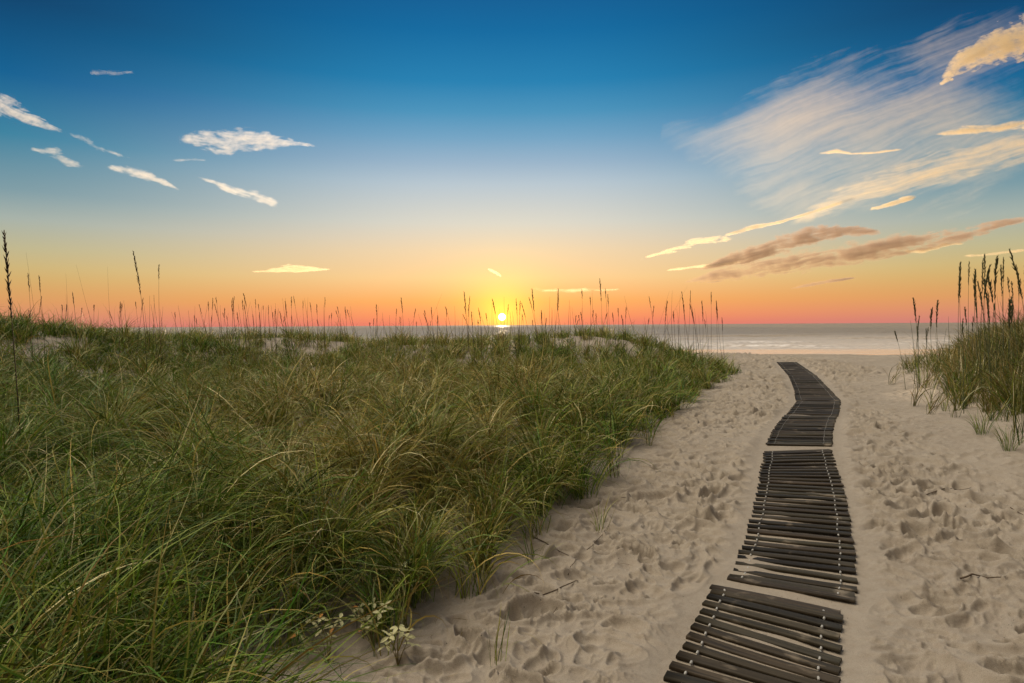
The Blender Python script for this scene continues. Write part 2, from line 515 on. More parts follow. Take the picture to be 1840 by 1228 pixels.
def mat_wood():
    m, t = new_mat('weathered_slat_wood')
    co = t.n('ShaderNodeTexCoord').outputs['Object']
    at = t.n('ShaderNodeAttribute', attribute_name='tint').outputs['Color']
    uv = t.n('ShaderNodeAttribute', attribute_name='grain').outputs['Vector']
    gn = t.n('ShaderNodeTexNoise', ins={'Vector': uv, 'Scale': 1.0, 'Detail': 6.0, 'Roughness': 0.65}).outputs[0]
    w = t.n('ShaderNodeTexNoise', ins={'Vector': co, 'Scale': 5.0, 'Detail': 4.0}).outputs[0]
    c = t.mix(t.maprange(gn, 0.3, 0.75), (0.018, 0.015, 0.010), (0.066, 0.053, 0.036))
    c = t.mix(1.0, c, at, 'MULTIPLY')
    sandm = t.maprange(t.math('ADD', w, t.math('MULTIPLY', gn, 0.25)), 0.74, 0.86, 0, 0.6)
    c = t.mix(sandm, c, (0.30, 0.24, 0.17))
    bmp = t.n('ShaderNodeBump', ins={'Height': gn, 'Strength': 0.5, 'Distance': 0.004})
    p = t.n('ShaderNodeBsdfPrincipled', ins={'Base Color': c, 'Roughness': t.maprange(gn, 0.3, 0.8, 0.45, 0.8), 'Specular IOR Level': 0.2, 'Normal': bmp.outputs[0]})
    t.n('ShaderNodeOutputMaterial', ins={0: p.outputs[0]})
    return m

def mat_plain(name, col, rough=0.7, var=0.25, scale=40):
    m, t = new_mat(name)
    co = t.n('ShaderNodeTexCoord').outputs['Object']
    n = t.n('ShaderNodeTexNoise', ins={'Vector': co, 'Scale': float(scale), 'Detail': 3.0}).outputs[0]
    c = t.mix(n, tuple(v * (1 - var) for v in col), tuple(v * (1 + var) for v in col))
    p = t.n('ShaderNodeBsdfPrincipled', ins={'Base Color': c, 'Roughness': rough, 'Specular IOR Level': 0.3})
    t.n('ShaderNodeOutputMaterial', ins={0: p.outputs[0]})
    return m

def mat_cloud(name, col, dens, aniso, absorb=(0, 0, 0)):
    m, t = new_mat(name)
    v = t.n('ShaderNodeVolumePrincipled', ins={'Color': (*col, 1), 'Density': dens, 'Anisotropy': aniso})
    t.n('ShaderNodeOutputMaterial', ins={1: v.outputs[0]})
    return m

M_SAND, M_WET, M_SEA = mat_sand(), mat_wet(), mat_sea()
M_BLADE = mat_blade()
M_STEM = mat_blade('oat_stem', False, (0.05, 0.04, 0.018), 0.1, 0.6)
M_SEED = mat_blade('oat_seed', False, (0.06, 0.038, 0.02), 0.15, 0.7)
M_SEEDG = mat_blade('green_oat_seed', False, (0.09, 0.095, 0.04), 0.2, 0.7)
M_STEMG = mat_blade('green_oat_stem', False, (0.06, 0.085, 0.025), 0.2, 0.6)
M_WOOD = mat_wood()
M_BEAD = mat_plain('white_plastic', (0.42, 0.40, 0.36), 0.4, 0.08)
M_CORD = mat_plain('grey_cord', (0.35, 0.34, 0.31), 0.8)
M_TWIG = mat_plain('dry_twig', (0.10, 0.07, 0.045), 0.85)
M_LEAF = mat_blade('pale_leaf', False, (0.55, 0.52, 0.27), 0.25, 0.5)
M_LEAFO = mat_blade('orange_leaf', False, (0.55, 0.25, 0.07), 0.25, 0.5)
M_PSTEM = mat_blade('plant_stem', False, (0.22, 0.18, 0.08), 0.1, 0.6)

# ---------------------------------------------------------------- ground sheet (polar rings round the viewpoint, to the horizon)
def build_ground():
    r1 = np.geomspace(1.7, 42.0, 1150)
    r = np.concatenate([[0.02, 0.4, 0.8, 1.2], r1, np.geomspace(43, 140, 60), [200, 400, 1000, 4000, 20000, 60000]])
    af = np.linspace(-46, 46, 1050)
    ab = np.linspace(50, 310, 70)
    a = np.radians(np.concatenate([af, ab]))
    RR, AA = np.meshgrid(r, a, indexing='ij')
    X, Y = RR * np.sin(AA), RR * np.cos(AA)
    Z = H(X, Y)
    Z = Z + detail(X, Y)
    Z = np.where(Y < -200, 0.0, Z)
    V = np.stack([X, Y, Z], -1).reshape(-1, 3)
    nr, na = len(r), len(a)
    i = np.arange(nr - 1)[:, None]; j = np.arange(na)[None, :]
    j2 = (j + 1) % na
    Q = np.stack([i * na + j, (i + 1) * na + j, (i + 1) * na + j2, i * na + j2], -1).reshape(-1, 4)[:, ::-1]
    o = mesh_np('ground', V, Q, mat=M_SAND, smooth=True)
    tag(o, 'pale trodden beach sand with footprints between the dunes', kind='structure')
build_ground()

# ---------------------------------------------------------------- wet sand and sea
def build_shore():
    ys = np.linspace(52, 118, 100); xs = np.linspace(-160, 160, 160)
    X, Y = np.meshgrid(xs, ys, indexing='xy')
    sh = Y + 0.24 * X * 0.4 + 1.6 * noise(X * 0.05, Y * 0.05, 100)
    Z = -1.62 - 0.42 * np.clip((sh - 58) / 36, 0, 2) + 0.01 * noise(X * 0.2, Y * 0.5, 101)
    V = np.stack([X, Y, Z], -1).reshape(-1, 3)
    nx = len(xs)
    i = np.arange(len(ys) - 1)[:, None]; j = np.arange(nx - 1)[None, :]
    Q = np.stack([i * nx + j, i * nx + j + 1, (i + 1) * nx + j + 1, (i + 1) * nx + j], -1).reshape(-1, 4)
    tag(mesh_np('wet_sand', V, Q, mat=M_WET, smooth=True), 'shining wet sand at the edge of the sea', kind='structure')

    ys = np.concatenate([np.linspace(70, 260, 900), np.geomspace(260.3, 1300, 1000), np.geomspace(1310, 60000, 120)])
    xs = np.concatenate([-np.geomspace(260, 60000, 30)[::-1], np.linspace(-250, 250, 360), np.geomspace(260, 60000, 30)])
    X, Y = np.meshgrid(xs, ys, indexing='xy')
    Z = np.full_like(X, -2.0)
    foam = np.zeros_like(X)
    fade = (np.abs(X) < 255)
    waves = [(104, 0.60, 1.3, 1.2, 110, 0.03), (111, 0.40, 1.6, 1.0, 111, 0.05), (126, 0.45, 2.2, 0.8, 112, 0.035), (147, 0.65, 3.0, 0.25, 113, 0.028),
             (176, 0.60, 3.5, 0.0, 114, 0.022), (214, 0.55, 4.0, 0, 115, 0.02), (97.5, 0.07, 1.0, 0.9, 116, 0.06)]
    for (y0, hgt, wd, fo, sd_, fr) in waves:
        yc = y0 - 0.10 * X + 5.0 * noise(X * 0.012, X * 0 + sd_, sd_) + 1.2 * noise(X * 0.06, X * 0 + sd_, sd_ + 20)
        amp = np.clip(0.5 + 1.2 * noise(X * fr, X * 0 + 7.7, sd_ + 3), 0, 1.1)
        u = (Y - yc)
        # steep face to the shore, long back
        prof = np.where(u < 0, np.exp(-(u / (0.45 * wd)) ** 2), np.exp(-(u / (1.8 * wd)) ** 2))
        Z += hgt * amp * prof * fade
        f = np.exp(-((u + 0.25 * wd) / (0.75 * wd)) ** 2) * amp * fo
        foam = np.maximum(foam, f)
        if fo > 0.6:
            foam = np.maximum(foam, 0.5 * fo * amp * np.exp(-((u + 2.2 * wd) / (1.5 * wd)) ** 2))
    Z += 0.03 * noise(X * 0.3, Y * 0.9, 130) * fade
    Z += fade * sstep(96, 130, Y) * (1 - sstep(1000, 1300, Y)) * (0.10 * noise(X * 0.12, Y * 0.30, 131) + 0.05 * noise(X * 0.35, Y * 0.8, 132))
    Z -= 0.9 * (1 - sstep(76, 92, Y + 0.1 * X))
    V = np.stack([X, Y, Z], -1).reshape(-1, 3)
    nx = len(xs)
    i = np.arange(len(ys) - 1)[:, None]; j = np.arange(nx - 1)[None, :]
    Q = np.stack([i * nx + j, i * nx + j + 1, (i + 1) * nx + j + 1, (i + 1) * nx + j], -1).reshape(-1, 4)
    tag(mesh_np('sea', V, Q, mat=M_SEA, smooth=True, color={'foam': foam.ravel()}), 'calm grey sea with low breaking waves reaching the horizon', kind='structure')
build_shore()

# ---------------------------------------------------------------- clouds: closed volumes of mist, thin towards their rims
M_CREAM = mat_cloud('cloud_cream', (0.99, 0.97, 0.94), 0.010, 0.45)
M_GOLD = mat_cloud('cloud_gold', (0.99, 0.84, 0.58), 0.010, 0.55)
M_VEIL = mat_cloud('cloud_veil', (0.99, 0.88, 0.70), 0.010, 0.45)
M_MAUVE = mat_cloud('cloud_mauve', (0.74, 0.55, 0.42), 0.010, 0.30)  # shade put into the scatter colour: darker for the less lit clouds
def cloud(label, spine, D, mat, tau=1.5, seed=0, streak=(1.0, 6.0), ang=None, edge=0.5, thr=0.0, nu=220, nv=60, rough=1.0, bias=0.0, lump=0.28, warp=6, fade=4.0, patch=0.0):
    """spine: list of (x, y, half width up, half width down) in photo pixels, carried to the distance D"""
    sp = np.array(spine, float)
    seg = np.hypot(np.diff(sp[:, 0]), np.diff(sp[:, 1]))
    cum = np.concatenate([[0], np.cumsum(seg)])
    L = cum[-1]
    s = np.linspace(0, L, nu)
    cx, cy = np.interp(s, cum, sp[:, 0]), np.interp(s, cum, sp[:, 1])
    k = max(3, nu // 12)
    ker = np.hanning(k + 2)[1:-1]; ker /= ker.sum()
    def sm(v):
        vp = np.concatenate([2 * v[0] - v[1:k + 1][::-1], v, 2 * v[-1] - v[-k - 1:-1][::-1]])
        return np.convolve(vp, ker, 'same')[k:-k]
    cx, cy = sm(cx), sm(cy)
    wu, wd = sm(np.interp(s, cum, sp[:, 2])), sm(np.interp(s, cum, sp[:, 3]))
    tx, ty = np.gradient(cx), np.gradient(cy)
    tl = np.hypot(tx, ty); tx /= tl; ty /= tl
    v = np.linspace(-1.25, 1.25, nv)
    Sg, Vg = np.meshgrid(np.arange(nu), v, indexing='ij')
    off = np.where(Vg > 0, Vg * wu[Sg], Vg * wd[Sg])         # + is up in the picture
    PX = cx[Sg] + ty[Sg] * off
    PY = cy[Sg] - tx[Sg] * off
    # streaky noise in a frame turned along the streaks
    a = math.radians(ang) if ang is not None else math.atan2(sp[-1, 1] - sp[0, 1], sp[-1, 0] - sp[0, 0])
    q1 = PX * math.cos(a) + PY * math.sin(a); q2 = -PX * math.sin(a) + PY * math.cos(a)
    w1 = warp * noise(PX / 90, PY / 90, seed + 9) + 0.25 * warp * noise(PX / 30, PY / 30, seed + 8)
    n = 0.75 * fbm(q1 / (16 * streak[1]), (q2 + w1) / (16 * streak[0]), seed, 4, 0.6) + 0.35 * fbm(q1 / (10 * streak[1]), (q2 + w1) / (4.5 * streak[0]), seed + 50, 3, 0.6)
    n2 = fbm(PX / 22, (PY + w1) / 14, seed + 30, 4, 0.6)
    prof = 1 - np.abs(Vg) ** 1.6
    endp = np.clip(np.sin(np.pi * np.clip(Sg / (nu - 1), 0, 1)) * fade, 0, 1)
    if mat is M_CREAM: rough *= 1.15
    f = prof * endp * (0.65 + bias) + rough * (0.55 * n + lump * n2) * (0.35 + 0.65 * endp) - 0.10 - thr + patch * noise(PX / 170, PY / 95, seed + 70)
    f = f * (np.abs(Vg) < 1.24) * (Sg > 0) * (Sg < nu - 1)
    t = np.clip(f / (edge * 2.2), 0, 1.5)
    t = t * t / (t + 0.12)
    if mat is M_CREAM: tau = tau * 0.42; patch = patch or 0.35; edge = edge * 1.3; bias += 0.06; t = np.clip((f + patch * noise(PX / 60, PY / 30, seed + 71) * 0.5 + 0.06) / (edge * 2.2), 0, 1.5); t = t * t / (t + 0.12)
    T = 1.6 * tau * t / 0.010                                      # thickness in metres
    T *= (T > 0.3)
    # carry to the plane y = D
    B = np.array(CM.to_3x3())
    rx, ry = (PX - 920) / F, -(PY - 614) / F
    dirs = np.stack([rx, ry, -np.ones_like(rx)], -1) @ B.T
    P = dirs * (D / dirs[..., 1])[..., None]
    P[..., 2] += CAM_Z
    U = dirs / dirs[..., 1:2]
    ctr = P.reshape(-1, 3).mean(0)
    Pf = (P - U * (T[..., None] * 0.5)) - ctr
    Pb = (P + U * (T[..., None] * 0.5)) - ctr
    idx = np.arange(nu * nv).reshape(nu, nv)
    on = T > 0
    a0, a1, a2, a3 = idx[:-1, :-1], idx[1:, :-1], idx[1:, 1:], idx[:-1, 1:]
    keep = on.ravel()[a0] | on.ravel()[a1] | on.ravel()[a2] | on.ravel()[a3]
    front = np.stack([a0, a1, a2, a3], -1)[keep]
    NV = nu * nv
    bi = np.where(on.ravel(), idx.ravel() + NV, idx.ravel())  # rim vertices are shared
    back = bi[front][:, ::-1]
    V = np.concatenate([Pf.reshape(-1, 3), Pb.reshape(-1, 3)])
    Q = np.concatenate([front, back])
    used = np.unique(Q)
    remap = np.zeros(len(V), int); remap[used] = np.arange(len(used))
    o = mesh_np('cloud', V[used], remap[Q], mat=mat, smooth=False, loc=tuple(ctr))
    return tag(o, label, 'cloud', 'clouds')

cloud('pale lens-shaped cloud with a pointed right end, high above the grassy dune',
      [(322, 250, 4, 8), (345, 248, 12, 14), (400, 250, 20, 26), (450, 252, 18, 24), (500, 254, 12, 12), (545, 259, 5, 4), (570, 262, 2, 2)], 6000, M_CREAM, 1.6, 1, (1, 3), edge=0.5, bias=0.25, nu=260, nv=90)
cloud('large pale wisp slanting in at the left edge of the sky',
      [(-30, 170, 12, 24), (0, 188, 22, 24), (40, 206, 16, 14), (75, 222, 8, 8), (118, 240, 3, 3)], 5200, M_CREAM, 1.5, 2, (1, 5), edge=0.5, bias=0.15)
cloud('faint thin wisp left of the middle of the blue sky, highest and smallest of all',
      [(160, 131, 4, 4), (190, 131, 7, 5), (215, 131, 5, 4), (240, 130, 2, 2)], 7000, M_CREAM, 0.35, 3, (1, 3), nv=40)
cloud('small streaky cloud below the long wisp by the left edge of the sky',
      [(55, 268, 4, 5), (95, 276, 12, 8), (125, 291, 8, 8), (155, 302, 3, 3)], 6200, M_CREAM, 1.0, 4, (1, 4))
cloud('slanting cream cloud with a thin tail pointing down right, left of the lens-shaped one',
      [(190, 300, 4, 6), (225, 305, 9, 7), (265, 317, 8, 8), (295, 328, 5, 5), (325, 343, 2, 2)], 5600, M_CREAM, 1.6, 5, (1, 5), bias=0.15)
cloud('slanting cream cloud below the lens-shaped one, thick lower right end',
      [(352, 317, 3, 5), (385, 328, 7, 7), (420, 343, 7, 7), (455, 352, 10, 8), (480, 362, 10, 10), (500, 368, 5, 6)], 5400, M_CREAM, 1.8, 6, (1, 5), bias=0.15)
cloud('row of tiny cloud scraps trailing from the tail of the long left wisp',
      [(120, 240, 4, 4), (150, 250, 6, 5), (175, 266, 5, 5), (205, 275, 3, 3), (245, 288, 3, 3)], 5800, M_CREAM, 0.7, 7, (1, 2), thr=0.12)
cloud('thin flat faint streak just under the lens-shaped cloud', [(310, 289, 2, 2), (345, 287, 3, 3), (372, 288, 2, 2)], 6500, M_CREAM, 0.5, 8, (1, 4), nv=30, nu=100)
cloud('small pale flat cloud low over the dune between the left stalks and the sun',
      [(450, 488, 1, 2), (480, 488, 4, 3), (520, 484, 10, 6), (560, 486, 6, 3), (598, 484, 2, 2)], 9000, M_GOLD, 1.2, 10, (1, 5), bias=0.1)
cloud('tiny bright scrap of cloud straight above the sun', [(876, 483, 2, 2), (888, 489, 4, 3), (902, 498, 2, 2)], 9000, M_GOLD, 1.4, 11, (1, 3), nv=30, nu=80, bias=0.2)
cloud('thin flat streaks low in the glow just right of the sun',
      [(950, 518, 2, 3), (985, 522, 4, 5), (1030, 522, 5, 6), (1075, 522, 4, 4), (1120, 520, 2, 2)], 9500, M_GOLD, 0.4, 12, (0.6, 5), ang=-2, thr=0.08)
# right-hand group
cloud('huge thin veil of feathery cirrus fanning up to the right over the sandy path',
      [(1190, 225, 14, 30), (1300, 240, 60, 120), (1400, 240, 110, 180), (1520, 220, 130, 200), (1640, 190, 140, 220), (1760, 150, 140, 230), (1900, 100, 150, 250)], 7600, M_VEIL, 0.52, 20, (1.2, 12), ang=-22, edge=1.1, nu=560, nv=440, bias=0.50, rough=0.66, lump=0.12, warp=7, fade=1.25, patch=0.55)
cloud('bright puffy cloud with a ragged left edge in the upper right corner',
      [(1694, 145, 5, 5), (1715, 118, 14, 22), (1760, 92, 24, 30), (1810, 78, 36, 38), (1870, 60, 44, 46), (1900, 50, 40, 50)], 5000, M_GOLD, 1.5, 21, (1.2, 3), ang=-20, edge=0.5, nu=260, nv=140, bias=0.25)
cloud('tiny bright scrap of cloud just below the puffy upper right cloud', [(1688, 152, 3, 4), (1700, 146, 6, 4), (1714, 142, 3, 3)], 5000, M_GOLD, 1.3, 22, (1, 2), nv=30, nu=70, bias=0.2)
cloud('long thin golden streak running out through the right edge under the puffy cloud',
      [(1680, 242, 3, 3), (1730, 237, 10, 6), (1790, 232, 12, 8), (1870, 226, 12, 10)], 5600, M_GOLD, 1.4, 23, (1, 6), bias=0.15)
cloud('thin bright hook-shaped streak within the feathery veil', [(1468, 277, 3, 4), (1500, 273, 7, 3), (1530, 277, 3, 2), (1570, 275, 3, 2), (1624, 268, 2, 2)], 5600, M_GOLD, 1.2, 24, (1, 6), bias=0.2, nv=40)
cloud('broad golden band of streaks slanting down left from the right edge',
      [(1415, 408, 4, 4), (1480, 376, 22, 16), (1560, 346, 34, 26), (1650, 316, 36, 28), (1750, 292, 40, 30), (1880, 252, 48, 34)], 5800, M_GOLD, 1.0, 25, (0.9, 10), ang=-15, nu=420, nv=160, edge=0.9, bias=0.12, lump=0.15)
cloud('small lumpy bright cloud hanging under the broad golden band', [(1560, 378, 3, 3), (1600, 368, 6, 5), (1632, 357, 6, 5), (1650, 353, 2, 2)], 5500, M_GOLD, 1.5, 26, (1, 3), bias=0.2, nv=40)
cloud('thin bright thread sloping down left from the golden band',
      [(1300, 424, 2, 2), (1345, 411, 5, 4), (1400, 400, 3, 3), (1450, 385, 3, 3), (1520, 362, 4, 3)], 6000, M_GOLD, 1.2, 27, (1, 6), bias=0.15, nv=40)
cloud('loose string of small bright flecks lowest at its left end, left of the dark clouds',
      [(1140, 470, 2, 2), (1185, 456, 4, 4), (1230, 442, 8, 7), (1275, 432, 10, 8), (1320, 428, 4, 4)], 6800, M_GOLD, 1.3, 28, (0.7, 4), ang=-8, thr=0.05, nv=70)
cloud('upper of the two long brownish clouds low on the right',
      [(1255, 485, 2, 3), (1330, 462, 14, 14), (1400, 443, 19, 18), (1460, 425, 19, 17), (1520, 414, 12, 12), (1585, 417, 4, 4)], 8200, M_MAUVE, 1.9, 30, (1, 7), bias=0.25, edge=0.45, nu=300, nv=90)
cloud('bright thin ledge under the left end of the upper brownish cloud', [(1195, 486, 1, 2), (1250, 480, 3, 3), (1300, 475, 3, 3), (1335, 470, 1, 1)], 8200, M_GOLD, 1.2, 31, (1, 6), bias=0.2, nv=30)
cloud('longest and lower brownish cloud, stretching from above the path to the right edge',
      [(1225, 509, 2, 3), (1300, 494, 17, 13), (1380, 482, 21, 17), (1460, 470, 22, 17), (1530, 458, 24, 19), (1590, 442, 28, 21), (1660, 434, 19, 16), (1740, 420, 12, 12), (1800, 403, 10, 9), (1870, 390, 8, 8)], 8600, M_MAUVE, 1.7, 32, (1, 8), bias=0.25, edge=0.5, nu=460, nv=100)
cloud('bright flecks hanging under the middle of the lower brownish cloud', [(1620, 452, 2, 2), (1660, 451, 4, 5), (1700, 440, 4, 4), (1735, 438, 2, 2)], 8600, M_GOLD, 1.3, 33, (1, 4), bias=0.1, nv=40)
cloud('small flat brownish cloud below the longest one, low over the sea', [(1415, 520, 1, 2), (1450, 514, 5, 3), (1500, 505, 4, 3), (1540, 499, 1, 1)], 9200, M_MAUVE, 1.3, 34, (1, 6), bias=0.2, nv=40)
cloud('thin orange streak at the right edge just above the tall seed heads', [(1730, 461, 2, 2), (1780, 457, 3, 3), (1870, 446, 4, 3)], 9200, M_GOLD, 1.2, 35, (1, 6), bias=0.1, nv=40)

# ---------------------------------------------------------------- grass blades
GREEN = np.array([[0.045, 0.115, 0.007], [0.080, 0.150, 0.010], [0.135, 0.180, 0.018], [0.028, 0.060, 0.005]])
STRAW = np.array([[0.52, 0.38, 0.11], [0.40, 0.26, 0.06], [0.66, 0.55, 0.28], [0.22, 0.125, 0.035]])
def blades(root, length, width, tilt, curl, azim, straw, seg=6, twist=None, rng=RNG):
    """root (n,3) and per-blade arrays -> verts, quads, tint"""
    n = len(root)
    s = np.linspace(0, 1, seg + 1)[None, :]
    th = tilt[:, None] + curl[:, None] * s ** 1.6
    ds = (length / seg)[:, None]
    thm = (th[:, 1:] + th[:, :-1]) / 2
    hx = np.concatenate([np.zeros((n, 1)), np.cumsum(np.sin(thm) * ds, 1)], 1)
    hz = np.concatenate([np.zeros((n, 1)), np.cumsum(np.cos(thm) * ds, 1)], 1)
    wob = (rng.normal(0, 0.5, n))[:, None] * s ** 2
    A = azim[:, None] + wob
    ca, sa = np.cos(A), np.sin(A)
    P = np.stack([root[:, 0:1] + hx * ca, root[:, 1:2] + hx * sa, root[:, 2:3] + hz], -1)
    tw = (rng.uniform(-0.9, 0.9, n) if twist is None else twist)[:, None] + s * rng.normal(0, 0.6, n)[:, None]
    # width vector: horizontal normal of the bend plane, turned round the blade
    nrm = np.stack([-np.cos(th) * ca, -np.cos(th) * sa, np.sin(th)], -1)
    side = np.stack([-sa, ca, np.zeros_like(sa)], -1)
    Wv = side * np.cos(tw)[..., None] + nrm * np.sin(tw)[..., None]
    w = (width[:, None] * np.clip(0.55 + 0.9 * s, 0, 1) * np.clip((1 - s) * 1.9, 0.04, 1) * 0.5)[..., None]
    V = np.stack([P - Wv * w, P + Wv * w], 2)               # n, seg+1, 2, 3
    idx = np.arange(n)[:, None] * (2 * (seg + 1)) + 2 * np.arange(seg)[None, :]
    Q = np.stack([idx, idx + 1, idx + 3, idx + 2], -1).reshape(-1, 4)
    g = GREEN[rng.integers(0, len(GREEN), n)] * rng.uniform(0.6, 1.9, (n, 1))
    y = STRAW[rng.integers(0, len(STRAW), n)] * rng.uniform(0.6, 1.55, (n, 1))
    mixv = np.clip(straw[:, None] + 0.35 * (s - 0.45) * (0.3 + straw[:, None]), 0, 1)
    C = g[:, None, :] * (1 - mixv[..., None]) + y[:, None, :] * mixv[..., None]
    C = np.repeat(C[:, :, None, :], 2, 2)
    return V.reshape(-1, 3), Q, C.reshape(-1, 3)

def sow(n_try, dmin, dmax, density_fn, per, lean, length, width, seg, spread=0.07, straw_fn=None, seed=1, xr=(-1.02, 1.02), clump=0.36):
    rng = np.random.default_rng(seed)
    d = np.sqrt(rng.uniform(dmin ** 2, dmax ** 2, n_try))
    x = d * rng.uniform(xr[0], xr[1], n_try)
    keep = rng.uniform(0, 1, n_try) < density_fn(x, d)
    x, d = x[keep], d[keep]
    n = len(x)
    cell = clump * (1 + 0.03 * dmax)
    gx, gy = np.floor(x / cell), np.floor(d / cell)
    ccx, ccy = (gx + 0.2 + 0.6 * rnd(gx, gy, 301)) * cell, (gy + 0.2 + 0.6 * rnd(gx, gy, 302)) * cell
    cl_len = 0.72 + 0.55 * rnd(gx, gy, 303)
    cl_st = (rnd(gx, gy, 304) - 0.45) * 0.35
    x, d = ccx + (x - ccx) * 0.52, ccy + (d - ccy) * 0.52
    k = rng.integers(per[0], per[1] + 1, n)
    ti = np.repeat(np.arange(n), k)
    N = len(ti)
    tuft_len = (rng.uniform(0.7, 1.2, n) * cl_len * (1 + 0.30 * noise(x * 0.75, d * 0.75, 250)))[ti]
    tuft_lean = rng.uniform(0, 2 * math.pi, n)[ti]
    clump_az = np.arctan2(d - ccy, x - ccx)[ti]
    clump_r = (np.hypot(d - ccy, x - ccx) / (0.5 * cell))[ti]
    tuft_st = (np.clip(rng.normal(0, 0.12, n), -0.3, 0.5) + cl_st)[ti]
    rr = spread * np.sqrt(rng.uniform(0, 1, N)); ra = rng.uniform(0, 2 * math.pi, N)
    X = x[ti] + rr * np.cos(ra); Y = d[ti] + rr * np.sin(ra)
    Z = H(X, Y) - 0.015
    az_ = np.where(rng.uniform(0, 1, N) < 0.62, clump_az, tuft_lean) + rng.normal(0, 0.45, N)
    L = rng.uniform(length[0], length[1], N) * tuft_len
    tilt = np.abs(rng.normal(0.06, 0.15, N)) + lean[0] * 0.5 + 0.30 * np.clip(clump_r, 0, 1)
    curl = np.abs(rng.normal(lean[1], 0.65, N))
    stw = np.clip((straw_fn(X, Y) if straw_fn else 0.2) + tuft_st + rng.normal(0, 0.18, N), 0, 1)
    dead = rng.uniform(0, 1, N) < 0.10
    stw = np.where(dead, np.clip(stw + 0.5, 0, 1), stw)
    return blades(np.stack([X, Y, Z], -1), L, rng.uniform(width[0], width[1], N), tilt, curl, az_, stw, seg, rng=rng)

def straw_flare_left(x, y):
    a = x / np.maximum(y, 0.5)
    v = 0.11 + 0.27 * np.exp(-((a + 0.18) / 0.28) ** 2) * sstep(2.5, 5.5, y) * (1 - 0.5 * sstep(9, 15, y))  # browner in mid view: partly real straw, partly sun flare put into the tint
    v = v + 0.16 * noise(x * 0.5, y * 0.5, 200)
    v = v - 0.12 * sstep(-0.35, -0.75, a) - 0.10 * (1 - sstep(3.0, 4.5, y))
    return v
def bare(x, y):
    """patches of bare sand on the back of the dune"""
    b = 0
    for (bx, by, rx, ry) in BARE:
        b = np.maximum(b, np.exp(-(((x - bx) / rx) ** 2 + ((y - by) / ry) ** 2) * 1.2))
    return b
BARE = [(-0.95, 2.72, 0.62, 0.42), (-0.62, 2.95, 0.35, 0.22), (-4.6, 16.3, 2.0, 0.8), (-1.6, 15.9, 1.3, 0.7), (2.4, 16.2, 0.9, 1.0), (3.9, 14.7, 0.9, 0.9)]
def dens_left(x, y):
    s = left_s(x, y)
    e = noise(x * 1.5, y * 1.5, 210) * 0.30 - 0.08
    d = sstep(-0.05, 0.22, s - e)
    d = d * (0.38 + 0.62 * sstep(-0.30, 0.15, noise(x * 0.9, y * 0.9, 211)))
    d = d * (1 - np.where(y < 4, 1.0, 0.22) * np.minimum(1, bare(x, y) * np.where(y < 4, 1.7, 1.0))) * (1 - sstep(22.5, 25.5, y))
    return np.clip(d, 0, 1)
def dens_right(x, y):
    s = right_s(x, y)
    n = noise(x * 0.9, y * 0.9, 220)
    d = sstep(0.3, 1.9, s + 0.9 * n) * 0.9 + 0.16 * sstep(-0.1, 0.6, s + 0.5 * n)
    return np.clip(d * (1 - sstep(15.5, 19, y)), 0, 1) * (x > 0)

def join(parts, k=1.0):
    vs, qs, cs, b = [], [], [], 0
    for v, q, c in parts:
        vs.append(v); qs.append(q + b); cs.append(c * k); b += len(v)
    return np.concatenate(vs), np.concatenate(qs), np.concatenate(cs)

LEFTX = (-1.15, 0.55)
parts = [
    sow(2200, 1.1, 3.2, dens_left, (11, 18), (0.14, 1.75), (0.42, 0.92), (0.0055, 0.0105), 9, 0.08, straw_flare_left, 1, LEFTX),
    sow(3900, 3.2, 6.0, dens_left, (11, 18), (0.14, 1.75), (0.36, 0.78), (0.0055, 0.0095), 8, 0.08, straw_flare_left, 2, LEFTX),
    sow(5200, 6.0, 10.0, dens_left, (10, 16), (0.12, 1.65), (0.34, 0.70), (0.0075, 0.0125), 7, 0.10, straw_flare_left, 3, LEFTX),
    sow(6300, 10.0, 16.0, dens_left, (8, 14), (0.10, 1.40), (0.30, 0.58), (0.0100, 0.0150), 6, 0.11, straw_flare_left, 4, LEFTX),
    sow(7200, 16.0, 25.0, dens_left, (8, 13), (0.08, 1.10), (0.24, 0.50), (0.0100, 0.0150), 4, 0.12, straw_flare_left, 5, LEFTX),
    # straggling long blades
    sow(900, 1.6, 11.0, dens_left, (1, 3), (0.10, 1.5), (0.75, 1.10), (0.0060, 0.0100), 10, 0.04, lambda x, y: 0.45 + 0 * x, 6, LEFTX),
    # upright fringe along the crest
    sow(3200, 12.0, 22.0, lambda x, y: dens_left(x, y) * (0.25 + 0.75 * (noise(x * 0.8, y * 0.8, 260) > -0.05)), (2, 5), (0.0, 0.45), (0.35, 0.80), (0.006, 0.010), 5, 0.10, lambda x, y: 0.3 + 0 * x, 7, LEFTX),
]
v, q, c = join(parts)
tag(mesh_np('dune_grass', v, q, mat=M_BLADE, color={'tint': c}), 'dense arching green and straw dune grass covering the left dune', kind='stuff')

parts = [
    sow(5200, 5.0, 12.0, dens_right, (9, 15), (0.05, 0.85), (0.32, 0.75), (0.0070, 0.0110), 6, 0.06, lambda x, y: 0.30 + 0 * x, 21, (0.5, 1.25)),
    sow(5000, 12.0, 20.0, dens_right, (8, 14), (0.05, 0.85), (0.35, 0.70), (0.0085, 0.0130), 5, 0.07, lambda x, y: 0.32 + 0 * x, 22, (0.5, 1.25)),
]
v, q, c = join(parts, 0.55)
tag(mesh_np('dune_grass', v, q, mat=M_BLADE, color={'tint': c}), 'patchy green grass growing on the sandy right dune', kind='stuff')

